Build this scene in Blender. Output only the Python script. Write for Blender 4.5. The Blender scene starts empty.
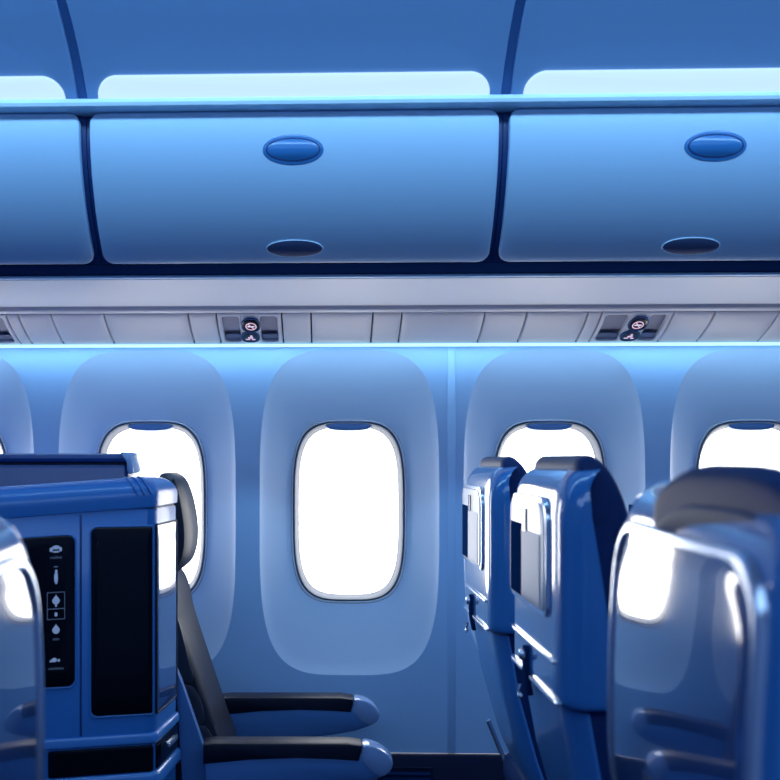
import bpy, bmesh, math, random
from mathutils import Vector
C = bpy.context.scene.collection
SC = bpy.context.scene
PI = math.pi

# ------------------------------------------------------------------ camera
F = 923.0; U0 = 301.0; V0 = 460.0; EYE = 1.33; YAW = math.radians(1.5)
cs, sn = math.cos(YAW), math.sin(YAW)
def X(u, y):
    t = (u - U0) / F
    return y * (t * cs - sn) / (cs + t * sn)
def Z(v, y, x=0.0):
    return EYE + (V0 - v) * (y * cs - x * sn) / F
cam = bpy.data.cameras.new('camera'); camo = bpy.data.objects.new('camera', cam); C.objects.link(camo)
camo.location = (0, 0, EYE); camo.rotation_euler = (PI / 2, 0, YAW)
cam.sensor_width = 36; cam.lens = F / 780 * 36
cam.shift_x = (390 - U0) / 780; cam.shift_y = (V0 - 390) / 780
cam.clip_start = 0.05
cam.dof.use_dof = True; cam.dof.focus_distance = 2.7; cam.dof.aperture_fstop = 3.6
SC.camera = camo

# ------------------------------------------------------------------ materials
def mat(name, col, rough=0.5, metal=0.0, coat=0.0, emit=None, estr=0.0, bump=0.0, bscale=300.0, spec=0.5, var=0.0, coat_rough=0.05):
    m = bpy.data.materials.new(name); m.use_nodes = True
    nt = m.node_tree; b = nt.nodes['Principled BSDF']
    b.inputs['Base Color'].default_value = (*col, 1); b.inputs['Roughness'].default_value = rough
    b.inputs['Metallic'].default_value = metal; b.inputs['Coat Weight'].default_value = coat
    b.inputs['Coat Roughness'].default_value = coat_rough
    b.inputs['Specular IOR Level'].default_value = spec
    if emit:
        b.inputs['Emission Color'].default_value = (*emit, 1); b.inputs['Emission Strength'].default_value = estr
    tc = nt.nodes.new('ShaderNodeTexCoord'); nz = nt.nodes.new('ShaderNodeTexNoise')
    nz.inputs['Scale'].default_value = bscale; nz.inputs['Detail'].default_value = 3
    nt.links.new(tc.outputs['Object'], nz.inputs['Vector'])
    if bump:
        bp = nt.nodes.new('ShaderNodeBump'); bp.inputs['Strength'].default_value = bump; bp.inputs['Distance'].default_value = 0.001
        nt.links.new(nz.outputs['Fac'], bp.inputs['Height']); nt.links.new(bp.outputs['Normal'], b.inputs['Normal'])
    mr = nt.nodes.new('ShaderNodeMapRange')
    mr.inputs['To Min'].default_value = max(0.0, rough - 0.02 - var); mr.inputs['To Max'].default_value = rough + 0.02 + var
    nt.links.new(nz.outputs['Fac'], mr.inputs['Value']); nt.links.new(mr.outputs['Result'], b.inputs['Roughness'])
    return m
M = dict(
    wall=mat('wall_plastic', (0.40, 0.63, 0.95), 0.45),
    scoop=mat('window_surround_plastic', (0.55, 0.70, 0.92), 0.42),
    bin=mat('bin_plastic', (0.42, 0.64, 0.89), 0.42),
    gap=mat('dark_navy_gap', (0.012, 0.05, 0.20), 0.45),
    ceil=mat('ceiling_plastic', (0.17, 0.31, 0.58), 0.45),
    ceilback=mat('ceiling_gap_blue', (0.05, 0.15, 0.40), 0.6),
    ledge=mat('ledge_plastic', (0.62, 0.82, 0.97), 0.4),
    soffit=mat('satin_soffit', (0.84, 0.82, 0.86), 0.40),
    psu=mat('service_panel_plastic', (0.82, 0.81, 0.86), 0.45),
    rail=mat('rail_navy', (0.004, 0.018, 0.085), 0.8, spec=0.0),
    seam=mat('dark_seam', (0.01, 0.012, 0.03), 0.6),
    latch=mat('blue_latch', (0.03, 0.19, 0.50), 0.3, coat=0.4),
    cup=mat('latch_cup', (0.02, 0.08, 0.26), 0.4),
    lowlatch=mat('slate_grip', (0.05, 0.08, 0.19), 0.45),
    frame=mat('window_frame_plastic', (0.62, 0.68, 0.84), 0.3, coat=0.3),
    reveal=mat('window_reveal_plastic', (0.24, 0.25, 0.28), 0.6, spec=0.1),
    groove=mat('groove_blue', (0.05, 0.09, 0.22), 0.6),
    handle=mat('shade_handle_blue', (0.10, 0.22, 0.50), 0.35),
    shell=mat('gloss_blue_shell', (0.035, 0.20, 0.54), 0.20, coat=0.9, coat_rough=0.04),
    shell2=mat('satin_blue_shell', (0.045, 0.21, 0.56), 0.28, coat=0.5, coat_rough=0.10),
    panel=mat('mirror_blue_panel', (0.04, 0.11, 0.32), 0.10, metal=0.0, coat=1.0, coat_rough=0.02, spec=1.0),
    rim=mat('silver_rim', (0.62, 0.70, 0.84), 0.18, metal=0.75, coat=0.5),
    plate=mat('pale_grey_plastic', (0.60, 0.63, 0.70), 0.3, coat=0.4),
    plate2=mat('screen_cover_grey', (0.46, 0.49, 0.57), 0.5),
    recess=mat('screen_recess_blue', (0.006, 0.03, 0.11), 0.9, spec=0.0),
    recgrey=mat('recess_grey', (0.36, 0.34, 0.42), 0.5),
    slate=mat('slate_blue', (0.09, 0.12, 0.26), 0.5),
    black=mat('black_gloss', (0.001, 0.002, 0.007), 0.2, coat=0.15, coat_rough=0.05, spec=0.3),
    navy=mat('navy_leather', (0.006, 0.030, 0.13), 0.5, bump=0.25, bscale=500, spec=0.2),
    greylea=mat('dark_grey_leather', (0.013, 0.016, 0.032), 0.45, bump=0.3, bscale=500, spec=0.3),
    greylea2=mat('grey_leather_panel', (0.025, 0.029, 0.052), 0.45, bump=0.3, bscale=500),
    headback=mat('headrest_back_sheen', (0.07, 0.08, 0.14), 0.5, spec=0.3),  # grey reflection on the headrest's rear, put into the base colour
    pod=mat('pod_blue', (0.022, 0.17, 0.51), 0.36, coat=0.3, coat_rough=0.10),
    podnavy=mat('pod_navy', (0.006, 0.04, 0.20), 0.35, coat=0.4, coat_rough=0.1),
    arm=mat('armrest_blue', (0.08, 0.21, 0.50), 0.35, coat=0.3),
    armcap=mat('armrest_cap', (0.22, 0.34, 0.60), 0.22, coat=0.6),
    pad=mat('armrest_pad', (0.005, 0.008, 0.024), 0.45, spec=0.25),
    icon=mat('panel_icon', (0.3, 0.4, 0.6), 0.5, emit=(0.45, 0.62, 0.95), estr=0.22),
    icondim=mat('panel_icon_dim', (0.1, 0.15, 0.25), 0.5, emit=(0.25, 0.38, 0.65), estr=0.14),
    signpink=mat('sign_pink', (0.7, 0.5, 0.6), 0.4, emit=(1.0, 0.62, 0.78), estr=0.55),
    signwhite=mat('sign_white', (0.7, 0.7, 0.8), 0.4, emit=(0.9, 0.85, 1.0), estr=0.6),
    kick=mat('kick_panel_navy', (0.006, 0.013, 0.05), 0.6, spec=0.2),
    carpet=mat('carpet_navy', (0.01, 0.02, 0.06), 0.9, bump=0.8, bscale=220),
    metal=mat('leg_metal', (0.35, 0.40, 0.50), 0.3, metal=0.9),
    cove=mat('cove_lens', (0.12, 0.16, 0.2), 0.4, emit=(0.56, 0.77, 0.96), estr=1.0, spec=0.2),
    wash=mat('wash_strip', (0.5, 0.8, 0.95), 0.4, emit=(0.55, 0.88, 1.0), estr=1.1),
    wall2=mat('far_wall_plastic', (0.30, 0.45, 0.75), 0.5),
    lampw=mat('aisle_lamp', (0.7, 0.8, 0.9), 0.4, emit=(0.5, 0.8, 1.0), estr=1.0),
)
def glass():
    m = bpy.data.materials.new('window_glass'); m.use_nodes = True; nt = m.node_tree; nt.nodes.clear()
    o = nt.nodes.new('ShaderNodeOutputMaterial'); mx = nt.nodes.new('ShaderNodeMixShader')
    tr = nt.nodes.new('ShaderNodeBsdfTransparent'); gl = nt.nodes.new('ShaderNodeBsdfGlossy')
    tr.inputs['Color'].default_value = (0.97, 0.98, 1, 1); gl.inputs['Roughness'].default_value = 0.02
    mx.inputs['Fac'].default_value = 0.05
    nt.links.new(tr.outputs[0], mx.inputs[1]); nt.links.new(gl.outputs[0], mx.inputs[2]); nt.links.new(mx.outputs[0], o.inputs['Surface'])
    return m
M['glass'] = glass()

# ------------------------------------------------------------------ object helpers
ORG = {}
def props(o, label=None, cat=None, group=None, kind=None):
    if label: o['label'] = label
    if cat: o['category'] = cat
    if group: o['group'] = group
    if kind: o['kind'] = kind
    return o
def thing(name, label, cat, loc=(0, 0, 0), rz=0.0, group=None, kind=None):
    o = bpy.data.objects.new(name, None); C.objects.link(o)
    o.location = loc; o.rotation_euler = (0, 0, rz); o.empty_display_size = 0.1
    ORG[o.name] = Vector(loc)
    return props(o, label, cat, group, kind)
def finish(name, bm, m, parent=None, smooth=40, local=False, label=None):
    bmesh.ops.remove_doubles(bm, verts=bm.verts, dist=1e-5)
    bmesh.ops.recalc_face_normals(bm, faces=bm.faces)
    me = bpy.data.meshes.new(name)
    o = bpy.data.objects.new(name, me); C.objects.link(o)
    if parent is not None:
        o.parent = parent
        org = ORG[parent.name]; ORG[o.name] = org
        if not local:
            for v in bm.verts: v.co -= org
    else:                                   # origin at base centre
        if not local and len(bm.verts):
            xs = [v.co.x for v in bm.verts]; ys = [v.co.y for v in bm.verts]; zs = [v.co.z for v in bm.verts]
            org = Vector(((min(xs) + max(xs)) / 2, (min(ys) + max(ys)) / 2, min(zs)))
            for v in bm.verts: v.co -= org
            o.location = org; ORG[o.name] = org
        else:
            ORG[o.name] = Vector((0, 0, 0))
    for f in bm.faces: f.smooth = True
    bm.to_mesh(me); bm.free()
    me.materials.append(m)
    try: me.set_sharp_from_angle(angle=math.radians(smooth))
    except Exception: pass
    if label: o['label'] = label
    return o

def superell(cx, cz, hw, hh, n, N=72):
    r = []
    for i in range(N):
        t = 2 * PI * (i + 0.0) / N
        c, s = math.cos(t), math.sin(t)
        r.append((cx + hw * math.copysign(abs(c) ** (2 / n), c), cz + hh * math.copysign(abs(s) ** (2 / n), s)))
    return r
def rrect(x0, x1, z0, z1, r, seg=8, dense=14):
    """r: radius or (bl, br, tr, tl)"""
    if not isinstance(r, (tuple, list)): r = (r,) * 4
    bl, br, tr, tl = r
    cor = [((x1 - br, z0 + br), br, -PI / 2), ((x1 - tr, z1 - tr), tr, 0), ((x0 + tl, z1 - tl), tl, PI / 2), ((x0 + bl, z0 + bl), bl, PI)]
    pts = []
    for k in range(4):
        (cx, cz), rr, a0 = cor[k]
        for i in range(seg + 1):
            a = a0 + PI / 2 * i / seg
            pts.append((cx + rr * math.cos(a), cz + rr * math.sin(a)))
        (nx, nz), nr, na = cor[(k + 1) % 4]
        p = pts[-1]; q = (nx + nr * math.cos(na), nz + nr * math.sin(na))
        for i in range(1, dense):
            f = i / dense
            pts.append((p[0] + (q[0] - p[0]) * f, p[1] + (q[1] - p[1]) * f))
    return pts
def cen(o):
    xs = [p[0] for p in o]; zs = [p[1] for p in o]
    return ((min(xs) + max(xs)) / 2, (min(zs) + max(zs)) / 2, (max(xs) - min(xs)) / 2, (max(zs) - min(zs)) / 2)
def inset(o, d):
    cx, cz, hw, hh = cen(o)
    fx = max(0.02, (hw - d) / hw); fz = max(0.02, (hh - d) / hh)
    return [(cx + (p[0] - cx) * fx, cz + (p[1] - cz) * fz) for p in o]
def scale2(o, f):
    cx, cz, _, _ = cen(o)
    return [(cx + (p[0] - cx) * f, cz + (p[1] - cz) * f) for p in o]
def strip(bm, A, B):
    n = len(A)
    for i in range(n):
        j = (i + 1) % n
        try: bm.faces.new((A[i], A[j], B[j], B[i]))
        except ValueError: pass
def ringv(bm, o, mp, n): return [bm.verts.new(mp(p[0], p[1], n)) for p in o]
def plate(o, mp, off, th, bev=0.004, rings=6, bm=None, dome=0.0, back=True):
    """solid plate following a mapped surface; outline o, from off to off+th with a soft edge"""
    bm = bm or bmesh.new()
    seq = [(o, off)] if not back else []
    seq += [(o, off), (o, off + th - bev), (inset(o, bev * 0.3), off + th - bev * 0.3), (inset(o, bev), off + th)]
    R = [ringv(bm, q, mp, n) for q, n in seq]
    base = inset(o, bev)
    for k in range(1, rings):
        f = 1 - k / rings
        R.append(ringv(bm, scale2(base, f), mp, off + th + dome * (1 - f * f)))
    for a, b in zip(R, R[1:]): strip(bm, a, b)
    cx, cz, _, _ = cen(o)
    c = bm.verts.new(mp(cx, cz, off + th + dome))
    L = R[-1]
    for i in range(len(L)): bm.faces.new((L[i], L[(i + 1) % len(L)], c))
    if back:
        k0 = R[0]
        Rb = [k0]
        for k in range(1, rings):
            Rb.append(ringv(bm, scale2(o, 1 - k / rings), mp, off))
        for a, b in zip(Rb, Rb[1:]): strip(bm, b, a)
        c2 = bm.verts.new(mp(cx, cz, off)); L = Rb[-1]
        for i in range(len(L)): bm.faces.new((L[(i + 1) % len(L)], L[i], c2))
    return bm
def frame_ring(outer, inner, mp, off, th, bev=0.003, bm=None):
    bm = bm or bmesh.new()
    def mix(f): return [(a[0] + (b[0] - a[0]) * f, a[1] + (b[1] - a[1]) * f) for a, b in zip(outer, inner)]
    seq = [(mix(0), off), (mix(0), off + th - bev), (mix(.12), off + th - bev * .25), (mix(.35), off + th), (mix(.65), off + th), (mix(.88), off + th - bev * .25), (mix(1), off + th - bev), (mix(1), off), (mix(0), off)]
    R = [ringv(bm, q, mp, n) for q, n in seq]
    for a, b in zip(R, R[1:]): strip(bm, a, b)
    return bm
def loft(rings, bm=None, cap=True):
    bm = bm or bmesh.new()
    R = [[bm.verts.new(p) for p in r] for r in rings]
    for a, b in zip(R, R[1:]): strip(bm, a, b)
    if cap:
        bm.faces.new(R[0]); bm.faces.new(R[-1])
    return bm
def slab(prof, y0, y1, bev=0.01, bm=None, axis='y'):
    """closed profile (a,z) extruded along y (or x) with rounded rims"""
    L = []
    for f, d in ((0, 1.0), (.3, .3), (1, 0)):
        L.append((y0 + bev * f, bev * d))
    for f, d in ((1, 0), (.3, .3), (0, 1.0)):
        L.append((y1 - bev * f, bev * d))
    rings = []
    for y, d in L:
        q = inset(prof, d) if d else prof
        rings.append([(a, y, z) if axis == 'y' else (y, a, z) for a, z in q])
    return loft(rings, bm)
def box(x0, x1, y0, y1, z0, z1, bm=None, bev=0.0):
    bm = bm or bmesh.new()
    if bev:
        r = rrect(x0, x1, y0, y1, bev, 4, 2)
        def rr(d): return inset(r, d) if d else r
        rings = []
        for z, d in ((z0, bev), (z0 + .3 * bev, .3 * bev), (z0 + bev, 0), (z1 - bev, 0), (z1 - .3 * bev, .3 * bev), (z1, bev)):
            rings.append([(p[0], p[1], z) for p in rr(d)])
        return loft(rings, bm)
    r = [(x0, y0), (x1, y0), (x1, y1), (x0, y1)]
    return loft([[(a, b, z) for a, b in r] for z in (z0, z1)], bm)
def tube(pts, r, bm=None, n=10):
    bm = bm or bmesh.new()
    P = [Vector(p) for p in pts]; rings = []
    for i, p in enumerate(P):
        t = (P[min(i + 1, len(P) - 1)] - P[max(i - 1, 0)]).normalized()
        a = t.orthogonal().normalized() if abs(t.z) > .9 else t.cross(Vector((0, 0, 1))).normalized()
        b = t.cross(a)
        rings.append([p + r * (math.cos(2 * PI * k / n) * a + math.sin(2 * PI * k / n) * b) for k in range(n)])
    return loft(rings, bm)
def catmull(pts, n=8, closed=True):
    out = []; m = len(pts)
    for i in range(m if closed else m - 1):
        p = [Vector(pts[(i + k - 1) % m] if closed else pts[min(max(i + k - 1, 0), m - 1)]) for k in range(4)]
        for j in range(n):
            t = j / n
            out.append(tuple(0.5 * ((2 * p[1]) + (-p[0] + p[2]) * t + (2 * p[0] - 5 * p[1] + 4 * p[2] - p[3]) * t * t + (-p[0] + 3 * p[1] - 3 * p[2] + p[3]) * t ** 3)))
    if not closed: out.append(tuple(pts[-1]))
    return out
def sweep_x(prof, x0, x1, bm=None, closed=False, nx=1):
    """open/closed (y,z) profile swept along x"""
    bm = bm or bmesh.new(); R = []
    for k in range(nx + 1):
        x = x0 + (x1 - x0) * k / nx
        R.append([bm.verts.new((x, p[0], p[1])) for p in prof])
    m = len(prof)
    for a, b in zip(R, R[1:]):
        for i in range(m if closed else m - 1):
            j = (i + 1) % m
            bm.faces.new((a[i], a[j], b[j], b[i]))
    if closed:
        bm.faces.new(R[0]); bm.faces.new(R[-1])
    return bm
def curve_map(prof):
    """map (x, s in metres along the profile, n outwards (left of travel)) -> 3D; prof is a list of (y,z)"""
    L = [0.0]
    for a, b in zip(prof, prof[1:]): L.append(L[-1] + math.hypot(b[0] - a[0], b[1] - a[1]))
    def at(s):
        s = min(max(s, 0), L[-1])
        for i in range(len(prof) - 1):
            if s <= L[i + 1] or i == len(prof) - 2:
                f = (s - L[i]) / (L[i + 1] - L[i])
                return prof[i][0] + f * (prof[i + 1][0] - prof[i][0]), prof[i][1] + f * (prof[i + 1][1] - prof[i][1])
    def mp(x, s, n):
        y, z = at(s); e = 0.004
        a = at(s - e); b = at(s + e)
        ty, tz = b[0] - a[0], b[1] - a[1]; l = math.hypot(ty, tz) or 1
        return (x, y - tz / l * n, z + ty / l * n)
    return mp, L[-1]

XL, XR, YF = -2.3, 2.6, -1.35      # cabin extents
# ------------------------------------------------------------------ shell of the cabin
YW = 3.0
props(finish('floor', box(XL, XR, YF, YW + .05, -.06, 0), M['carpet']), kind='structure')
props(finish('wall_front', box(XL, XR, YF - .06, YF, 0, 2.6), M['wall2']), kind='structure')
props(finish('wall_left', box(XL - .06, XL, YF, YW + .05, 0, 2.6), M['wall2']), kind='structure')
props(finish('wall_right', box(XR, XR + .06, YF, YW + .05, 0, 2.6), M['wall2']), kind='structure')

# window wall ------------------------------------------------
wx0 = X(349, 3.03); pitch = (X(759, 3.03) - X(150, 3.03)) / 3
WX = [wx0 + pitch * k for k in (-2, -1, 0, 1, 2)]
WZ = Z(512.5, 3.0); KZ = Z(752, 3.0)
OW, OH, ON = X(438.5, 3.0) - X(348.5, 3.0), 162.5 * 3.0 / F, 3.9
FW, FH, FN = 0.191, 0.304, 3.7
TOPZ = 1.712
bm = bmesh.new()
NW = 96
for xc in WX:
    o = superell(xc, WZ, OW, OH, ON, NW)
    cell = []
    zc, HH = (KZ + TOPZ) / 2, (TOPZ - KZ) / 2
    for i in range(NW):
        px, pz = (o[i][0] - xc) / OW, (o[i][1] - WZ) / OH
        m_ = max(abs(px), abs(pz)); cell.append((xc + pitch / 2 * px / m_, zc + HH * pz / m_))
    mp = lambda a, b, n: (a, YW - n, b)
    R = [ringv(bm, cell, mp, 0), ringv(bm, [(a[0] + (b[0] - a[0]) * .5, a[1] + (b[1] - a[1]) * .5) for a, b in zip(cell, o)], mp, 0), ringv(bm, o, mp, 0)]
    for a, b in zip(R, R[1:]): strip(bm, a, b)
xe0, xe1 = WX[0] - pitch / 2, WX[-1] + pitch / 2
box(XL, xe0, YW, YW + .02, KZ, TOPZ, bm); box(xe1, XR, YW, YW + .02, KZ, TOPZ, bm)
props(finish('wall_back', bm, M['wall'], smooth=30), kind='structure')
# outer skin behind bins and above the windows keeps daylight out
props(finish('trim_1', box(XL, XR, YW + .0, YW + .05, TOPZ, 2.55), M['gap']), kind='structure')
props(finish('baseboard_back', sweep_x([(YW + .02, 0), (YW - .02, 0), (YW - .022, KZ - .012), (YW - .016, KZ - .002), (YW + .02, KZ)], XL, XR, closed=True), M['kick']), kind='structure')

for k, xc in enumerate(WX):
    w = thing('window_%d' % (k + 1), ['oval cabin window cut off by the left picture edge', 'oval cabin window behind the dark leather headrest', 'oval cabin window in full view above the two armrests', 'oval cabin window behind the two seats with screens', 'oval cabin window cut off at the right picture edge'][k], 'window', (xc, YW, WZ), kind='structure')
    # scooped surround
    bm = bmesh.new(); R = []
    mp = lambda a, b, n: (a, YW - n, b)
    for i in range(13):
        f = i / 12
        d = .066 * (f ** .8)
        n = ON + (FN - ON) * f
        hw = OW + (FW + .001 - OW) * f; hh = OH + (FH + .001 - OH) * f
        R.append(ringv(bm, superell(xc, WZ, hw, hh, n, NW), mp, -d))
    for a, b in zip(R, R[1:]): strip(bm, a, b)
    finish('surround_panel', bm, M['scoop'], w)
    SE = lambda d: superell(xc, WZ, FW - d, FH - d, FN, NW)
    fr = finish('frame', frame_ring(SE(.0), SE(.006), mp, -.072, .009, .003), M['frame'], w)
    # groove then reveal funnel
    bm = bmesh.new()
    seq = [(SE(.006), -.066), (SE(.0065), -.073), (SE(.0085), -.073), (SE(.009), -.066), (SE(.012), -.064), (SE(.015), -.068), (SE(.018), -.076), (SE(.023), -.088), (SE(.026), -.094), (SE(.024), -.098), (SE(.01), -.10)]
    R = [ringv(bm, q, mp, n) for q, n in seq]
    for a, b in zip(R, R[1:]): strip(bm, a, b)
    finish('reveal', bm, M['reveal'], w)
    finish('groove_seal', frame_ring(SE(.006), SE(.009), mp, -.0745, .002, .0006), M['groove'], w)
    finish('pane', plate(SE(.018), mp, -.104, .004, .001, 4), M['glass'], w)
    hz = WZ + FH - .020
    finish('shade_handle', plate(superell(xc, hz, .077, .018, 2.4, 48), mp, -.095, .030, .010, 4), M['handle'], w)
    bm = bmesh.new()   # closed skin around the window so that daylight only comes through the pane
    R = [ringv(bm, superell(xc, WZ, OW, OH, ON, NW), mp, -.012), ringv(bm, SE(-.01), mp, -.085), ringv(bm, SE(.0), mp, -.112), ringv(bm, SE(.017), mp, -.112)]
    for a, b in zip(R, R[1:]): strip(bm, a, b)
    finish('outer_seal', bm, M['seam'], w)

# seam strip between wall panels
for k, xs in enumerate((WX[2] + pitch / 2,)):
    bm = box(xs - .0125, xs + .0125, YW - .003, YW + .004, KZ, TOPZ - .004, bev=.0015)
    props(finish('trim_%d' % (2 + k), bm, M['wall']), kind='structure')

# vent in the kick panel
vx0, vx1 = X(381, 2.98), X(432, 2.98); vz1 = Z(766, 2.98)
vt = thing('floor_vent', 'dark slatted air grille set low in the navy kick panel', 'vent', ((vx0 + vx1) / 2, YW - .022, vz1 - .12))
mpk = lambda a, b, n: (a, YW - .0215 - n, b)
finish('vent_frame', frame_ring(rrect(vx0, vx1, vz1 - .12, vz1, .006), rrect(vx0 + .006, vx1 - .006, vz1 - .114, vz1 - .006, .004), mpk, 0, .005, .001), M['kick'], vt)
for i in range(7):
    zz = vz1 - .016 - i * .0155
    bm = bmesh.new(); loft([[(x, YW - .0225, zz), (x, YW - .030, zz - .006), (x, YW - .030, zz - .0085), (x, YW - .0225, zz - .004)] for x in (vx0 + .006, vx1 - .006)], bm)
    finish('slat', bm, M['recess'], vt)

# ------------------------------------------------------------------ ceiling, cove, ledge
cprof = catmull([(2.215, 2.190), (2.185, 2.228), (2.125, 2.283), (2.03, 2.342), (1.85, 2.42), (1.55, 2.485), (1.25, 2.505)], 6, closed=False)
cmap, CL = curve_map(cprof)      # travel away from the wall: outward normal?
sgn = 1 if cmap(0, .1, .01)[2] < cmap(0, .1, 0)[2] else -1
cm = lambda x, s, n: cmap(x, s, n * sgn)
GX = [X(89, 2.27) - 1.03, X(89, 2.27), X(501, 2.27), X(501, 2.27) + 1.03]
bpitch = GX[2] - GX[1]; GX[0] = GX[1] - bpitch; GX[3] = GX[2] + bpitch
ce = bmesh.new()
sweep_x([(YW + .05, 2.56), (YW + .05, 2.52), (2.6, 2.25), (2.245, 2.20)] + [tuple(cm(0, CL * i / 30, -.012)[1:]) for i in range(31)] + [(YF, 2.517), (YF, 2.58)], XL, XR, ce, closed=True)
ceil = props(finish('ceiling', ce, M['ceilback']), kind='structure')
edges = [XL] + GX + [XR]
for a, b in zip(edges, edges[1:]):
    g = .009
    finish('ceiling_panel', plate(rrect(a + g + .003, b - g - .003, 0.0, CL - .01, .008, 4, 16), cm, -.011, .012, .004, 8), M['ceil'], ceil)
for k, (a, b) in enumerate(zip(GX, GX[1:])):
    lab = ['cove lamp lens above the overhead bin cut off at left', 'long pale cove lamp lens above the middle overhead bin', 'pale cove lamp lens above the right overhead bin'][k]
    o = finish('cove_light', plate(rrect(a + .040, b - .040, .001, .067, (.002, .002, .05, .05), 10, 14), cm, .001, .010, .006, 6, dome=.004), M['cove'])
    props(o, lab, 'light', 'cove lamps above the overhead bins')
# ledge below the cove
lz = Z(97, 2.2); lz2 = Z(106, 2.2)
props(finish('trim_4', sweep_x([(2.30, 2.185), (2.215, 2.188), (2.196, lz), (2.190, lz - .003), (2.187, lz - .012), (2.190, lz2 + .002), (2.196, lz2), (2.30, lz2 + .002)], XL, XR, closed=True), M['ledge']), kind='structure')

# ------------------------------------------------------------------ overhead bins
def bez(p0, p1, p2, p3, n=28):
    r = []
    for i in range(n + 1):
        t = i / n; a = (1 - t)
        r.append(tuple(a ** 3 * p0[k] + 3 * a * a * t * p1[k] + 3 * a * t * t * p2[k] + t ** 3 * p3[k] for k in (0, 1)))
    return r
bprof = bez((2.385, Z(262, 2.385)), (2.275, 1.925), (2.212, 2.085), (2.236, Z(111, 2.236)))
bmap, BL = curve_map(bprof)
sg = 1 if bmap(0, .2, .01)[1] < bmap(0, .2, 0)[1] else -1
bmp = lambda x, s, n: bmap(x, s, n * sg)
bl = ['overhead bin cut off by the left picture edge', 'overhead bin in the middle with its whole door in view', 'overhead bin on the right, cut off by the picture edge']
LS = [(X(293, 2.23) - GX[1])] * 3
for k, (a, b) in enumerate(zip(GX, GX[1:])):
    t = thing('overhead_bin', 'blue ' + bl[k], 'overhead bin', ((a + b) / 2, 2.5, bprof[0][1]), group='overhead bins above the windows')
    inner = [tuple(bmp(0, BL * i / 28, -.014)[1:]) for i in range(29)]
    finish('body', sweep_x(inner + [(2.32, 2.182), (2.9, 2.182), (2.9, bprof[0][1] - .0), (2.40, bprof[0][1] - .0)], a + .001, b - .001, closed=True), M['gap'], t)
    g = .0125
    dr = finish('door', plate(rrect(a + g, b - g, .001, BL - .001, .028, 8, 22), bmp, -.012, .020, .006, 14), M['bin'], t)
    lx = a + (X(293, 2.22) - GX[1]) if k < 2 else X(717, 2.22)
    sz = lambda v: min(range(0, 400), key=lambda i: abs(Z(v, bmp(0, BL * i / 400, 0)[1]) - bmp(0, BL * i / 400, 0)[2])) / 400 * BL
    su, sl = sz(150), sz(246.5)
    O = superell(lx, su, .0735, .0345, 2.1, 64); I = superell(lx, su, .066, .027, 2.1, 64)
    finish('latch_cup', plate(O, bmp, .0065, .0035, .002, 4), M['latch'], t)
    finish('latch_ring', frame_ring(I, superell(lx, su, .0625, .0238, 2.1, 64), bmp, .0095, .0015, .0005), M['gap'], t)
    finish('latch_button', plate(superell(lx, su, .0625, .0238, 2.1, 64), bmp, .0095, .003, .002, 6, dome=.006), M['latch'], t)
    lx2 = lx if k < 2 else X(693, 2.33)
    O = superell(lx2, sl, .0725, .0245, 2.1, 64)
    g_ = finish('lower_grip', plate(superell(lx2, sl, .070, .0225, 2.1, 64), bmp, .006, .0045, .0015, 5, dome=.003), M['lowlatch'], t)
    finish('grip_rim', frame_ring(O, superell(lx2, sl, .070, .0225, 2.1, 64), bmp, .0065, .004, .0015), M['ledge'], g_)

# rail, soffit and backing under the bins (one continuous extrusion)
zb = bprof[0][1]
rail = [(2.9, zb - .001), (2.395, zb - .001), (2.388, zb - .004), (2.450, Z(274.5, 2.450)), (2.9, Z(274.5, 2.450) + .004)]
props(finish('trim_5', sweep_x(rail, XL, XR, closed=True), M['rail']), kind='structure')
za = Z(275, 2.455)
bead = [(2.452, za + .002), (2.449, za - .002), (2.452, za - .006), (2.470, za - .007), (2.470, za + .002)]
props(finish('trim_6', sweep_x(bead, XL, XR, closed=True), M['bin']), kind='structure')
sof = [(2.468, Z(279, 2.468)), (2.55, Z(279, 2.468) - .002), (2.68, Z(296, 2.68) - .001), (2.79, Z(305.5, 2.79))]
sofc = catmull(sof, 8, closed=False)
props(finish('trim_7', sweep_x(sofc + [(2.79, 1.83), (2.468, 1.83)], XL, XR, closed=True), M['soffit']), kind='structure')
lip = [(2.800, 1.83), (2.800, Z(308, 2.80)), (2.802, Z(309.5, 2.802)), (2.812, Z(312, 2.812)), (2.822, Z(312.6, 2.822)), (2.83, 1.83)]
props(finish('trim_8', sweep_x(lip, XL, XR, closed=True), M['soffit']), kind='structure')
pprof = bez((2.822, Z(313.2, 2.822)), (2.872, 1.742), (2.925, 1.722), (2.972, Z(343.5, 2.972)), 14)
pmap, PL = curve_map(pprof)
sp = 1 if pmap(0, .05, .01)[2] < pmap(0, .05, 0)[2] else -1
pmp = lambda x, s, n: pmap(x, s, n * sp)
back = [tuple(pmp(0, PL * i / 14, -.035)[1:]) for i in range(15)]
props(finish('trim_9', sweep_x(back + [(2.99, 1.86), (2.80, 1.86)], XL, XR, closed=True), M['seam']), kind='structure')
# wash light strip at the head of the wall
props(finish('wall_wash_light', sweep_x([(2.966, Z(343.6, 2.966)), (2.966, Z(346.6, 2.966)), (2.974, Z(346.8, 2.974)), (2.978, Z(343.6, 2.978))], XL, XR, closed=True), M['wash']),
      'thin cyan light strip running along the top of the window wall', 'light')

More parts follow.
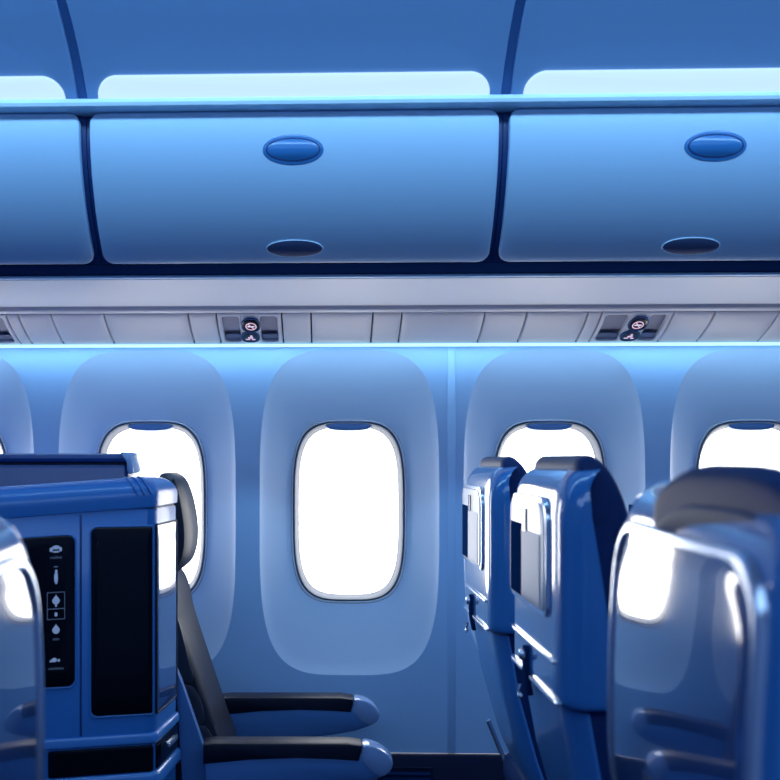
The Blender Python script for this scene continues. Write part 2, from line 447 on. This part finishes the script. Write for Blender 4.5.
# service panels
DU = [6, 18, 51, 104, 188, 216, 281.5, 311, 373, 402, 485, 527, 588, 602, 674, 715, 779]
DX = [X(u, 2.83) for u in DU]
DX = [DX[0] - .24] + DX + [DX[-1] + .2]
units = {0, 6, 14}
names_lab = {1: 'narrow blank service panel right of the sign unit cut off at left', 2: 'blank service panel, second right of the sign unit cut off at left',
 3: 'blank service panel, third right of the sign unit cut off at left', 4: 'wide bright blank service panel above the window behind the leather headrest',
 5: 'narrow blank service panel just left of the middle sign unit', 7: 'narrow blank service panel just right of the middle sign unit',
 8: 'blank service panel above the fully visible window, second right of the middle sign unit', 9: 'narrow blank service panel, third right of the middle sign unit',
 10: 'wide blank service panel above the vertical wall seam', 11: 'blank service panel above left edge of the window behind the two screen seats',
 12: 'blank service panel, second left of the right sign unit', 13: 'narrow sliver of blank service panel just left of the right sign unit',
 15: 'blank service panel just right of the right sign unit', 16: 'wide blank service panel, second right of the right sign unit', 17: 'blank service panel touching the right picture edge'}
for k, (a, b) in enumerate(zip(DX, DX[1:])):
    g = .0024
    if k not in units:
        o = finish('service_panel', plate(rrect(a + g, b - g, .001, PL - .001, .003, 3, 10), pmp, -.02, .02, .003, 5), M['psu'])
        props(o, names_lab[k], 'panel', 'blank service panels under the overhead bins'); continue
    t = thing('sign_unit', {0: 'grey overhead sign unit cut off by the left picture edge', 6: 'grey overhead sign unit with two round lit signs left of the middle window', 14: 'grey overhead sign unit with two round lit signs above the two screen seats'}[k], 'sign', ((a + b) / 2, 2.9, pmp(0, PL, 0)[2]), group='sign units under the overhead bins')
    a += g; b -= g; W = b - a
    c0, c1 = a + W * .37, a + W * .63
    if k == 14: c0, c1 = a + W * .42, a + W * .66
    bm = bmesh.new()
    for (p, q, rad) in ((a, c0, (.008, .008, .008, .028)), (c1, b, (.008, .008, .028, .008))):
        oo = rrect(p, q, .001, PL - .001, .001, 8, 8)
        ii = rrect(p + .012, q - .006 if p == a else q - .012, .014, PL - .014, .012, 8, 8)
        if p != a: ii = rrect(p + .006, q - .012, .014, PL - .014, .012, 8, 8)
        frame_ring(oo, ii, pmp, -.022, .022, .002, bm)
    plate(rrect(c0, c1, .001, PL - .001, .001, 3, 8), pmp, -.022, .0225, .002, 4, bm)
    hs = finish('housing', bm, M['psu'], t)
    for (p, q) in ((a + .012, c0 - .006), (c1 + .006, b - .012)):
        finish('recess', plate(rrect(p - .001, q + .001, .013, PL - .013, .012, 6, 6), lambda x, s, n: pmp(x, s, n - .012 + .012 * (1 - s / PL) * .6), -.012, .004, .001, 4), M['recgrey'], t)
        finish('recess_floor', plate(rrect(p + .003, q - .003, PL - .050, PL - .017, .008, 6, 6), pmp, -.012, .004, .001, 4), M['slate'], t)
    cx = (c0 + c1) / 2
    for j, ss in enumerate((PL * .31, PL * .71)):
        lw, lh = .0275, .031 if j == 0 else .027
        x_ = cx + (0.004 if j == 0 else -.002)
        ln = finish('sign_lens', plate(superell(x_, ss, lw, lh, 2.3, 40), pmp, .0005, .004, .0015, 4), M['black'], t)
        finish('lens_bezel', frame_ring(superell(x_, ss, lw + .0025, lh + .003, 2.3, 40), superell(x_, ss, lw - .0005, lh - .0005, 2.3, 40), pmp, .0005, .0055, .001), M['cup'], ln)
        if j == 0:
            finish('prohibition_ring', frame_ring(superell(x_, ss + .004, .0175, .019, 2, 40), superell(x_, ss + .004, .0140, .0145, 2, 40), pmp, .0046, .0006, .0002), M['signpink'], ln)
            bm = bmesh.new()
            q = [(-.0105, -.013), (-.0075, -.015), (.0105, .013), (.0075, .015)]
            plate([(x_ + u_, ss + .004 + v_) for u_, v_ in q], pmp, .0047, .0006, .0002, 2, bm)
            finish('prohibition_bar', bm, M['signpink'], ln)
            finish('cigarette_mark', plate(rrect(x_ - .011, x_ + .011, ss + .001, ss + .007, .001, 2, 2), pmp, .0046, .0004, .0001, 2), M['signwhite'], ln)
        else:
            bm = bmesh.new()
            plate(superell(x_ + .003, ss - .010, .0042, .0048, 2, 20), pmp, .0046, .0006, .0002, 2, bm)
            plate(rrect(x_ - .008, x_ + .009, ss - .004, ss + .005, .003, 3, 3), pmp, .0046, .0006, .0002, 2, bm)
            plate(rrect(x_ - .016, x_ - .002, ss + .007, ss + .013, .002, 3, 3), pmp, .0046, .0006, .0002, 2, bm)
            plate(rrect(x_ + .004, x_ + .015, ss + .008, ss + .014, .002, 3, 3), pmp, .0046, .0006, .0002, 2, bm)
            finish('seat_belt_mark', bm, M['signpink'], ln)

# ------------------------------------------------------------------ right-hand seats (backs towards the viewer's left)
HW = .225
def back_x(z):          # profile of the seat back, x of its rear face
    P = [(.36, .19), (.44, .14), (.57, .078), (.75, .028), (.909, 0), (1.1, 0), (1.4, .0)]
    for (z0, x0), (z1, x1) in zip(P, P[1:]):
        if z <= z1: return x0 + (x1 - x0) * max(0, (z - z0)) / (z1 - z0)
    return 0
def plan_x(y, w=HW, d=.032, e=9.0): return d * (abs(y) / w) ** e + .03 * y * y
def shell_ring(z, w, x_in, front, d=.032, N=36, e=9.0, fx=None):
    r = []
    for i in range(N + 1):
        y = w * math.sin(PI / 2 * (-1 + 2 * i / N))
        r.append((back_x(z) + x_in + plan_x(y, w, d, e) + (fx(y, z) if fx else 0), y, z))
    fr_ = max(front, x_in + d + .008 + (max(fx(w, z), fx(-w, z)) + .012 if fx else 0)); r.append((back_x(z) + fr_, w * .99, z)); r.append((back_x(z) + fr_, -w * .99, z))
    return r
def make_seat(label, loc, rz=0.0, screen=True, top=1.315, group=None, bow=-.34, bowr=3.5, hw=HW, ce=15.0, hb=0.006, hr=(0.0, .178, .15, .022)):
    t = thing('airline_seat', label, 'seat', loc, rz, group)
    fx = None if screen else (lambda y, z: (y - bow) ** 2 / (2 * bowr) - .03 * y * y - .006 * (abs(y) / hw) ** ce + max(-.2, z - 1.0) ** 2 / 4.4)
    rings = []
    zs = [.909, .912, .918, .93] + [.93 + (top - .08 - .93) * i / 8 for i in range(1, 9)] + [top - .08 + .08 * math.sin(PI / 2 * i / 10) for i in range(1, 11)]
    for z in zs:
        tt = max(0, (z - (top - .08)) / .08); arc = 1 - math.sqrt(max(0, 1 - tt * tt))
        tb = max(0, (z - (top - .05)) / .05); arb = 1 - math.sqrt(max(0, 1 - tb * tb))
        lo = .006 if z < .912 else (.002 if z < .918 else 0)
        rings.append(shell_ring(z, hw - lo - .055 * arc, lo + .035 * arb + .010 * tt, (.030 + .052 * min(1, max(0, (top - z) / .30)) ** .8 - lo * .3 + .012 * tt) + (.035 if fx else 0), e=ce, fx=fx))
    up = finish('upper_shell', loft(rings), M['shell'], t, local=True)
    def S(y, z, n):
        f = lambda y, z: back_x(z) + plan_x(y, hw, e=ce) + (fx(y, z) if fx else 0)
        x = f(y, z); e = .003
        dy = (f(y + e, z) - f(y - e, z)) / (2 * e); dz = (f(y, z + e) - f(y, z - e)) / (2 * e)
        l = math.sqrt(1 + dy * dy + dz * dz)
        return (x - n / l, y + n * dy / l, z + n * dz / l)
    # lower shell and dark joint
    zs = [.36 + (.902 - .36) * i / 14 for i in range(15)]
    finish('lower_shell', loft([shell_ring(z, hw - .017,   .010, .040, .03, e=9, fx=fx) for z in zs]), M['shell2'], t, local=True)
    finish('backrest', loft([shell_ring(z, hw - .022, .036, .085 + .035 * math.sin(PI * (z - .4) / .85), .012, fx=fx) for z in [.42 + .80 * i / 16 for i in range(17)]]), M['navy'], t, local=True)
    # headrest
    k = top - 1.315
    hp = catmull([(.050, 1.08 + k), (.046, 1.20 + k), (.040, 1.31 + k), (.048, 1.334 + k), (.068, 1.337 + k), (.095, 1.312 + k), (.120, 1.26 + k), (.130, 1.20 + k), (.128, 1.08 + k)], 5)
    yc, wh, q_, r_ = hr
    def hloft(prof, w, z0, ed):
        rings = []; H = max(p[1] for p in prof) - z0
        fs = [-math.cos(PI * i / 24) for i in range(25)]
        for f in fs:
            tt = max(0, (abs(f) - (1 - q_)) / q_); drop = r_ * (1 - math.sqrt(max(0, 1 - tt * tt)))
            te = max(0, (abs(f) - .93) / .07); d = ed * (1 - math.sqrt(max(0, 1 - te * te)))
            rings.append([(a_, yc + f * w, z0 + (b_ - z0) * (H - drop) / H) for a_, b_ in inset(prof, d)])
        return loft(rings)
    finish('headrest', hloft(hp, wh, 1.08 + k, .02), M['navy'], t, local=True)
    finish('headrest_back', hloft(catmull([(.042, 1.26 + k), (.036, 1.29 + k), (.0385 + hb * .1, 1.331 + k - hb), (.050, 1.3375 + k - hb), (.052, 1.27 + k)], 5), wh - .012, 1.08 + k, .004), M['headback'], t, local=True)
    if screen:
        O = rrect(-.128, .200, 1.048, top - .052, (.02, .02, .05, .05), 8, 10)
        I1 = inset(O, .012)
        finish('screen_surround', plate(O, S, -.004, .010, .004, 6), M['rim'], t, local=True)
        finish('screen_plate', plate(inset(O, .010), S, .004, .005, .002, 6), M['plate'], t, local=True)
        ds = finish('screen_slot', plate(rrect(.050, .170, 1.062, 1.205, .004, 3, 8), S, .0085, .0015, .0005, 4), M['recess'], t, local=True)
        finish('screen_cover', plate(rrect(-.098, .058, 1.060, 1.195, .004, 3, 8), S, .0080, .0022, .0006, 5), M['plate2'], t, local=True)
        finish('cover_tab', plate(rrect(.014, .050, 1.192, 1.236, .002, 3, 4), S, .0092, .0022, .0005, 3), M['black'], t, local=True)
        # tray, seams and latch
        for (y0, y1, z0) in ((-.17, .20, .980),):
            finish('tray_edge', plate(rrect(y0, y1, z0 - .004, z0 + .004, .003, 3, 12), S, -.003, .009, .003, 3), M['rim'], t, local=True)
        finish('lip_edge', plate(rrect(.080, .208, .909, .917, .003, 3, 12), S, -.003, .009, .003, 3), M['rim'], t, local=True)
        finish('lip_edge', plate(rrect(-.19, .012, .909, .917, .003, 3, 12), S, -.003, .009, .003, 3), M['rim'], t, local=True)
        lt = finish('tray_latch', plate(rrect(.032, .062, .870, .966, .008, 4, 5), S, -.002, .010, .003, 3), M['recess'], t, local=True)
        finish('latch_knob', plate(superell(.047, .949, .011, .011, 2.2, 20), S, .006, .012, .004, 3), M['rim'], lt, local=True)
        finish('latch_hook', tube([(-.012, .060, .888), (-.015, .057, .872), (-.015, .046, .866), (-.015, .036, .872)], .004), M['rim'], lt, local=True)
    else:
        O = rrect(-hw + .025, hw - .025, .66, top - .052, (.03, .03, .075, .075), 10, 14)
        S0 = S
        finish('glossy_panel', plate(inset(O, .012), S0, -.004, .008, .003, 10), M['panel'], t, local=True)
        finish('panel_rim', frame_ring(O, inset(O, .015), S0, -.004, .012, .004), M['rim'], t, local=True)
        for zz in (1.01, .965):
            finish('hinge', plate(rrect(-hw + .002, -hw + .018, zz - .012, zz + .012, .004, 3, 3), S0, -.003, .009, .003, 3), M['rim'], t, local=True)
    # shoulder seams on the side of the shell
    for zz in (top - .075, top - .022):
        pass
    finish('seat_cushion', box(.11, .43, -.215, .215, .40, .50, bev=.03), M['navy'], t, local=True)
    finish('seat_base', box(.14, .41, -.19, .19, .345, .405, bev=.01), M['metal'], t, local=True)
    for sy in (-1, 1):
        finish('leg', tube([(.16, sy * .16, .36), (.19, sy * .16, .02), (.19, sy * .16, .0)], .016), M['metal'], t, local=True)
        finish('leg', tube([(.39, sy * .16, .36), (.37, sy * .16, .02), (.37, sy * .16, .0)], .016), M['metal'], t, local=True)
    rod = finish('recline_rod', tube([(.068, .19, .585), (.115, .19, .47), (.15, .15, .41)], .007), M['rim'], t, local=True)
    return t
XB = X(509.5, 2.0)
g = 'blue seats seen from behind'
s_far = make_seat('blue seat nearest the window wall, farthest of the seats seen from behind', (X(462.5, 2.69), 2.465, 0), group=g)
s_near = make_seat('blue seat with a pale screen plate, directly left of the large blurred seat back', (XB, 1.775, 0), group=g)
s_fg = make_seat('large blurred glossy blue seat back mirroring a window at right', (X(608, 1.31) - .045, 1.035, 0), screen=False, top=1.302, hw=.285, bow=-.54, bowr=7.0, ce=30.0, hb=.034, hr=(-.095, .190, .8, .06))
s_fl = make_seat('blurred glossy blue seat back in the left foreground corner', (X(38, 1.155) + .026, .905, 0), rz=PI, screen=False, top=1.27, bow=.40, bowr=12.0, hw=.25, ce=30.0, hr=(.10, .11, .3, .03))
s_row = make_seat('low navy seat top showing behind the white rimmed screen seat', (.865, 2.46, 0), top=1.235)

# ------------------------------------------------------------------ pod shell on the left
c0 = Vector((X(155, 2.17), 2.17, 0)); aL = math.radians(14)
dL = Vector((-math.cos(aL), -math.sin(aL), 0)); nL = Vector((math.sin(aL), -math.cos(aL), 0))
phi = math.radians(7); dF = Vector((math.sin(phi), math.cos(phi), 0)); nF = Vector((math.cos(phi), -math.sin(phi), 0))
FD = .19
c1 = c0 + dL * .70; cf = c0 + dF * FD
cr = Vector((c1.x, cf.y + .0, 0))
pod = thing('seat_pod', 'blue seat pod with a black touch panel and black glass front', 'seat pod', (c0.x - .25, 2.25, 0))
def plan_ring(z, off=0.0, shear=0.0, rad=.022):
    # rounded plan of the pod; off grows outwards
    P = [c1, c0, cf, cr]
    out = []
    ctr = sum(P, Vector()) / 4
    m = len(P)
    Q = []
    for i in range(m):      # offset polygon
        a, b, c = P[i - 1], P[i], P[(i + 1) % m]
        e1 = (b - a).normalized(); e2 = (c - b).normalized()
        n1 = Vector((e1.y, -e1.x, 0)); n2 = Vector((e2.y, -e2.x, 0))
        k = (n1 + n2); k /= (1 + n1.dot(n2))
        Q.append(b + k * off)
    for i in range(m):
        a, b, c = Q[i - 1], Q[i], Q[(i + 1) % m]
        r = rad
        p = b + (a - b).normalized() * r; q = b + (c - b).normalized() * r
        for j in range(7):
            t_ = j / 6
            out.append((1 - t_) ** 2 * p + 2 * t_ * (1 - t_) * b + t_ ** 2 * q)
    return [(p.x, p.y, z - shear * (c0.x - p.x)) for p in out]
zc0 = Z(508.5, 2.17, c0.x); zc1 = Z(476, 2.17, c0.x)
finish('pod_shell', loft([plan_ring(z, o) for z, o in ((0, 0), (.60, 0), (zc0 - .004, 0))] + [plan_ring(zc0 + .02, -.02, 0.0)]), M['pod'], pod)
cap = []
hgt = zc1 - zc0
cap.append(plan_ring(zc0 + .002, -.004, .07)); cap.append(plan_ring(zc0 + .005, .003, .07)); cap.append(plan_ring(zc0 + hgt * .35, .004, .07))
for i in range(1, 9):
    a = PI / 2 * i / 8
    cap.append(plan_ring(zc0 + hgt * (.35 + .65 * math.sin(a)), .004 - .055 * (1 - math.cos(a)), .07, .022 + .02 * (1 - math.cos(a))))
cp = finish('pod_cap', loft(cap), M['pod'], pod)
# the step in the shell's top edge follows the cap (dark joint)
jr = [plan_ring(zc0 - .003, -.003, .07), plan_ring(zc0 + .003, -.003, .07)]
finish('cap_joint', loft(jr), M['seam'], pod)
# raised ribs on cap corner
for k in range(3):
    o_ = .038 + k * .016
    base = c0 + dL * o_
    pts = []
    for i in range(9):
        a = PI / 2 * i / 8
        off = .0045 - .055 * (1 - math.cos(a))
        p = base + nL * off + dL * (.0 + .03 * (1 - i / 8) * -1)
        pts.append((p.x, p.y, zc0 + hgt * (.45 + .55 * math.sin(a)) - .07 * (c0.x - p.x)))
    finish('cap_rib', tube(pts, .0028), M['pod'], cp)
pm = lambda a, b, n: tuple(c0 + dL * a + nL * n + Vector((0, 0, b)))        # front face: a runs to the left
fm = lambda a, b, n: tuple(c0 + dF * a + nF * n + Vector((0, 0, b)))        # right-hand return face
def pz(v): return Z(v, 2.16, c0.x)
def pa(u):          # distance along front face for picture column u
    best = min(range(0, 700), key=lambda i: abs(U0 + F * (((c0 + dL * i * .001).x * cs + (c0 + dL * i * .001).y * sn) / (-(c0 + dL * i * .001).x * sn + (c0 + dL * i * .001).y * cs)) - u))
    return best * .001
gz1, gz0 = pz(527), pz(714)
finish('front_glass', plate(rrect(.006, pa(91), gz0, gz1, (.004, .016, .016, .004), 6, 10), pm, -.002, .005, .002, 5), M['black'], pod)
finish('front_glass_frame', frame_ring(rrect(.003, pa(91) + .004, gz0 - .004, gz1 + .004, (.004, .018, .018, .004), 6, 10), rrect(.006, pa(91), gz0, gz1, (.004, .016, .016, .004), 6, 10), pm, -.002, .006, .002), M['shell2'], pod)
finish('side_glass', plate(rrect(.012, FD - .014, gz0 - .002, gz1 + .002, (.004, .012, .012, .004), 6, 10), fm, -.002, .005, .002, 5), M['panel'], pod, label='mirror-like side glass reflecting the window')
finish('side_glass_frame', frame_ring(rrect(.008, FD - .010, gz0 - .006, gz1 + .006, (.006, .014, .014, .006), 6, 10), rrect(.012, FD - .014, gz0 - .002, gz1 + .002, (.004, .012, .012, .004), 6, 10), fm, -.002, .006, .002), M['seam'], pod)
# vertical seam and touch panel
finish('shell_seam', plate(rrect(pa(81.5) - .001, pa(80) + .001, pz(733), zc0 - .012, .0008, 2, 4), pm, -.002, .0026, .0004, 2), M['gap'], pod)
tz1, tz0 = pz(534), pz(683)
def tpm(a, b, n): return pm(a, b - .05 * (a - pa(74)) * max(0, (b - tz0) / (tz1 - tz0)), n)
tp = finish('touch_panel', plate(rrect(pa(75), pa(-6), tz0, tz1, .018, 6, 8), tpm, -.002, .005, .002, 5), M['black'], pod)
finish('touch_panel_frame', frame_ring(rrect(pa(75) - .004, pa(-6) + .004, tz0 - .004, tz1 + .004, .021, 6, 8), rrect(pa(75), pa(-6), tz0, tz1, .018, 6, 8), tpm, -.002, .006, .002), M['shell2'], pod)
def icon(name, outs, m=M['icon']):
    bm = bmesh.new()
    for o in outs: plate(o, tpm, .003, .0008, .0002, 2, bm)
    return finish(name, bm, m, tp)
ia = pa(56); K = .00232
def R(u0, u1, v0, v1, r=.001): return rrect(pa(u1), pa(u0), pz(v1), pz(v0), r, 3, 3)
icon('seat_icon', [superell(ia, pz(545), .0085, .0045, 2, 20), R(50, 53, 545, 549), R(59, 62, 545, 549), R(53, 59, 548.5, 550)])
icon('slider_icon', [R(55, 57.5, 567, 581, .002), R(54.5, 58, 571, 579, .002)])
icon('slider_tick', [R(54, 58, 563.5, 564.5, .0005)], M['icondim'])
bm = bmesh.new()
frame_ring(R(47, 65, 589, 616), inset(R(47, 65, 589, 616), .0012), tpm, .003, .0008, .0002, bm)
plate(R(47, 65, 605.2, 605.9, .0005), tpm, .003, .0008, .0002, 2, bm)
finish('button_outline', bm, M['icondim'], tp)
def drop(v, s): return [(ia + s * .0085 * math.sin(t) * (1 - .5 * max(0, -math.cos(t)) ** 1) , pz(v) - s * .010 * math.cos(t) + (s * .004 if abs(t - PI) < .2 else 0)) for t in [2 * PI * i / 20 for i in range(20)]]
icon('lamp_icon', [drop(597, 1.0), R(55.2, 57, 601, 603.5, .0005)])
icon('small_icon', [superell(ia, pz(611), .0035, .005, 2, 16)])
icon('drop_icon', [drop(626, 1.0)])
icon('dimmer_icon', [superell(ia + .004, pz(656), .006, .005, 2, 16), superell(ia - .006, pz(656.5), .003, .003, 2, 16), R(50, 52, 656, 658)])
def text(body, v, h, m=M['icon']):
    cu = bpy.data.curves.new('caption_font', 'FONT'); cu.body = body; cu.size = h; cu.align_x = 'CENTER'; cu.resolution_u = 2
    o = bpy.data.objects.new('caption_tmp', cu); C.objects.link(o)
    dg = bpy.context.evaluated_depsgraph_get(); me = bpy.data.meshes.new_from_object(o.evaluated_get(dg))
    bpy.data.objects.remove(o)
    bm = bmesh.new(); bm.from_mesh(me); bpy.data.meshes.remove(me)
    bmesh.ops.triangulate(bm, faces=bm.faces)
    ex = bmesh.ops.extrude_face_region(bm, geom=bm.faces[:])
    for e_ in ex['geom']:
        if isinstance(e_, bmesh.types.BMVert): e_.co.z += .0006
    for v_ in bm.verts: v_.co = Vector(tpm(ia - v_.co.x, pz(v) + v_.co.y, .003 + v_.co.z))
    finish('caption', bm, m, tp)
text('recline', 556, .0095, M['icondim']); text('attn', 636.5, .0095, M['icondim']); text('windows', 665.5, .0095, M['icondim'])
# lower base: silver steps and a black plinth panel
zl = [pz(733), pz(744), pz(772)]
finish('base_step', loft([plan_ring(z, o) for z, o in ((zl[1], .001), (zl[1] + .003, .007), (zl[0] - .008, .007), (zl[0] - .003, .004), (zl[0] - .002, .001))]), M['shell2'], pod)
finish('plinth_panel', plate(rrect(.004, pa(48), zl[2], zl[1] - .004, .006, 5, 10), pm, -.002, .006, .002, 5), M['black'], pod)
finish('plinth_side', plate(rrect(.010, FD - .012, zl[2], zl[1] - .004, .006, 5, 6), fm, -.002, .006, .002, 4), M['black'], pod)
finish('plinth_catch', plate(rrect(.09, .165, (zl[2] + zl[1]) / 2 - .006, (zl[2] + zl[1]) / 2 + .006, .005, 4, 4), fm, .003, .006, .002, 3), M['rim'], pod)
finish('base_lip', loft([plan_ring(z, o) for z, o in ((zl[2] - .035, .001), (zl[2] - .032, .010), (zl[2] - .010, .010), (zl[2] - .004, .006), (zl[2] - .002, .001))]), M['shell2'], pod)

# ------------------------------------------------------------------ navy pod behind
p2x = X(135, 2.66)
pod2 = thing('seat_pod', 'plain navy seat pod standing beyond the pod with the touch panel', 'seat pod', (p2x - .5, 2.75, 0))
t2 = Z(453.5, 2.66, p2x)
finish('pod_shell', box(p2x - 1.1, p2x - .016, 2.63, 2.90, 0, t2 - .030, bev=.012), M['podnavy'], pod2)
finish('pod_cap', box(p2x - 1.1, p2x - .010, 2.622, 2.905, t2 - .027, t2, bev=.012), M['podnavy'], pod2)
finish('cap_joint', box(p2x - 1.09, p2x - .024, 2.636, 2.895, t2 - .034, t2 - .024), M['seam'], pod2)
finish('corner_cap', slab(catmull([(p2x - .035, t2 + .002), (p2x - .012, t2 + .001), (p2x + .000, t2 - .022), (p2x + .004, t2 - .055), (p2x - .012, t2 - .055), (p2x - .016, t2 - .022)], 5), 2.618, 2.908, .006), M['armcap'], pod2)

# ------------------------------------------------------------------ dark leather seat with two armrests
ls = thing('leather_seat', 'dark grey leather seat facing right with two blue armrests', 'seat', (-.2, 2.585, 0))
def uy(u, y): return X(u, y)
yb = 2.46; ys = 2.64
def PT(l, y): return [(X(u, y), Z(v, y, X(u, y))) for u, v in l]
br = catmull(PT([(150, 560), (178, 572), (190, 612), (207, 662), (224, 712), (234, 745), (222, 768), (196, 768), (182, 720), (168, 660), (150, 610)], ys), 6)
finish('backrest', slab(br, yb, yb + .28, .03), M['greylea'], ls)
for pts in ([(178, 600), (187, 605), (199, 648), (203, 664), (196, 668), (180, 660)], [(182, 672), (203, 672), (213, 702), (196, 712), (186, 694)], [(190, 716), (214, 708), (223, 736), (206, 744), (196, 738)]):
    finish('side_cushion', plate(catmull(PT(pts, ys), 5), lambda a, b, n: (a, yb - n, b), -.012, .016, .006, 4), M['greylea2'], ls)
hd = catmull(PT([(168, 476), (182, 476), (191, 493), (196.5, 520), (196.5, 543), (191, 560), (178, 570), (166, 566), (160, 520)], ys), 6)
h_ = finish('headrest', slab(hd, yb - .005, yb + .24, .035), M['greylea'], ls)
finish('headrest_piping', tube([(a, yb - .002 + .012, b) for a, b in catmull(PT([(183, 478), (189, 500), (191.5, 530), (188, 556), (180, 568)], ys), 5, closed=False)], .004), M['seam'], h_)
finish('cushion', box(-.25, .15, 2.42, 2.75, .33, .45, bev=.035), M['greylea'], ls)
finish('seat_frame', box(-.28, .13, 2.44, 2.73, .26, .335, bev=.01), M['metal'], ls)
for sx in (-.22, .09):
    for y_ in (2.48, 2.69):
        finish('leg', tube([(sx, y_, .27), (sx, y_, 0)], .02), M['metal'], ls)
sp_ = [(X(173, 2.36), .79), (X(178.5, 2.36), Z(684, 2.36, -.38)), (X(213, 2.36), Z(782, 2.36, -.3)), (-.17, .20), (-.20, .12), (-.37, .12), (-.372, .5)]
finish('side_panel', slab(sp_, 2.385, 2.412, .004), M['arm'], ls)
def armrest(y0, y1, du=0.0):
    ym = 2.80
    q = lambda l: [(a + du, b) for a, b in PT(l, ym)]
    body = q([(222, 700)] + [(222 + 10 * i, 700 + .12 * i) for i in range(1, 13)] + [(352, 701), (366, 702), (374, 706), (378, 712), (377, 718), (370, 724), (356, 729), (335, 733), (310, 736), (280, 738), (250, 739), (222, 740)])
    a_ = finish('armrest', slab(body, y0, y1, .012), M['arm'], ls)
    pad = q([(221, 696)] + [(221 + 10 * i, 695 + .01 * i * i * .15) for i in range(1, 13)] + [(353, 697), (352.5, 704), (351, 710), (330, 708.5), (300, 707.5), (260, 709), (221, 713)])
    finish('armrest_pad', slab(pad, y0 - .004, y1 + .004, .007), M['pad'], a_)
    cap_ = q([(354, 697), (364, 698), (372, 702), (377.5, 708), (379, 713), (377, 719), (370, 723.5), (362, 720), (356, 714), (352.5, 708)])
    finish('armrest_tip', slab(catmull(cap_, 3), y0 - .004, y1 + .004, .010), M['armcap'], a_)
armrest(2.775, 2.835); armrest(2.325, 2.383, X(391, 2.36) - X(378, 2.8) )

# ------------------------------------------------------------------ light
def area(name, loc, rot, sx, sy, power, col):
    l = bpy.data.lights.new(name, 'AREA'); l.shape = 'RECTANGLE'; l.size = sx; l.size_y = sy; l.energy = power; l.color = col
    o = bpy.data.objects.new(name, l); C.objects.link(o); o.location = loc; o.rotation_euler = rot
    return o
# wall wash just under the service panels, shining down the wall
area('wall_wash_lamp', (.15, 2.945, 1.692), (math.radians(12), 0, 0), 4.8, .012, 3.8, (.42, .74, 1.0))
# cove along the centre aisle ceiling, shining towards the bins
area('aisle_cove_lamp', (.15, 1.80, 2.40), (math.radians(52), 0, 0), 4.6, .06, 16, (.36, .69, .98))
area('cabin_fill_lamp', (.15, .15, 2.48), (math.radians(15), 0, 0), 4.2, 1.5, 46, (.42, .67, 1.0))  # broad unseen lamp added as soft blue fill for the whole cabin
# placeholder for a lamp fitting, removed below; none is built
tl = thing('aisle_lamp', 'long cove lamp along the aisle ceiling', 'light', (.15, 1.28, 2.47))
w = bpy.data.worlds.new('daylight'); SC.world = w; w.use_nodes = True
bg = w.node_tree.nodes['Background']; bg.inputs['Color'].default_value = (1.0, .985, .96, 1); bg.inputs['Strength'].default_value = 8.0
for xc in WX:       # daylight portals in the windows
    a = area('window_daylight', (xc, YW + .118, WZ), (-PI / 2, 0, 0), .34, .56, 1, (1, 1, 1))
    a.data.cycles.is_portal = True

bpy.data.objects.remove(tl)
vs = SC.view_settings
SC.display_settings.display_device = 'sRGB'
vs.view_transform = 'Standard'; vs.look = 'None'; vs.gamma = 1; vs.use_curve_mapping = False; vs.exposure = 0.0
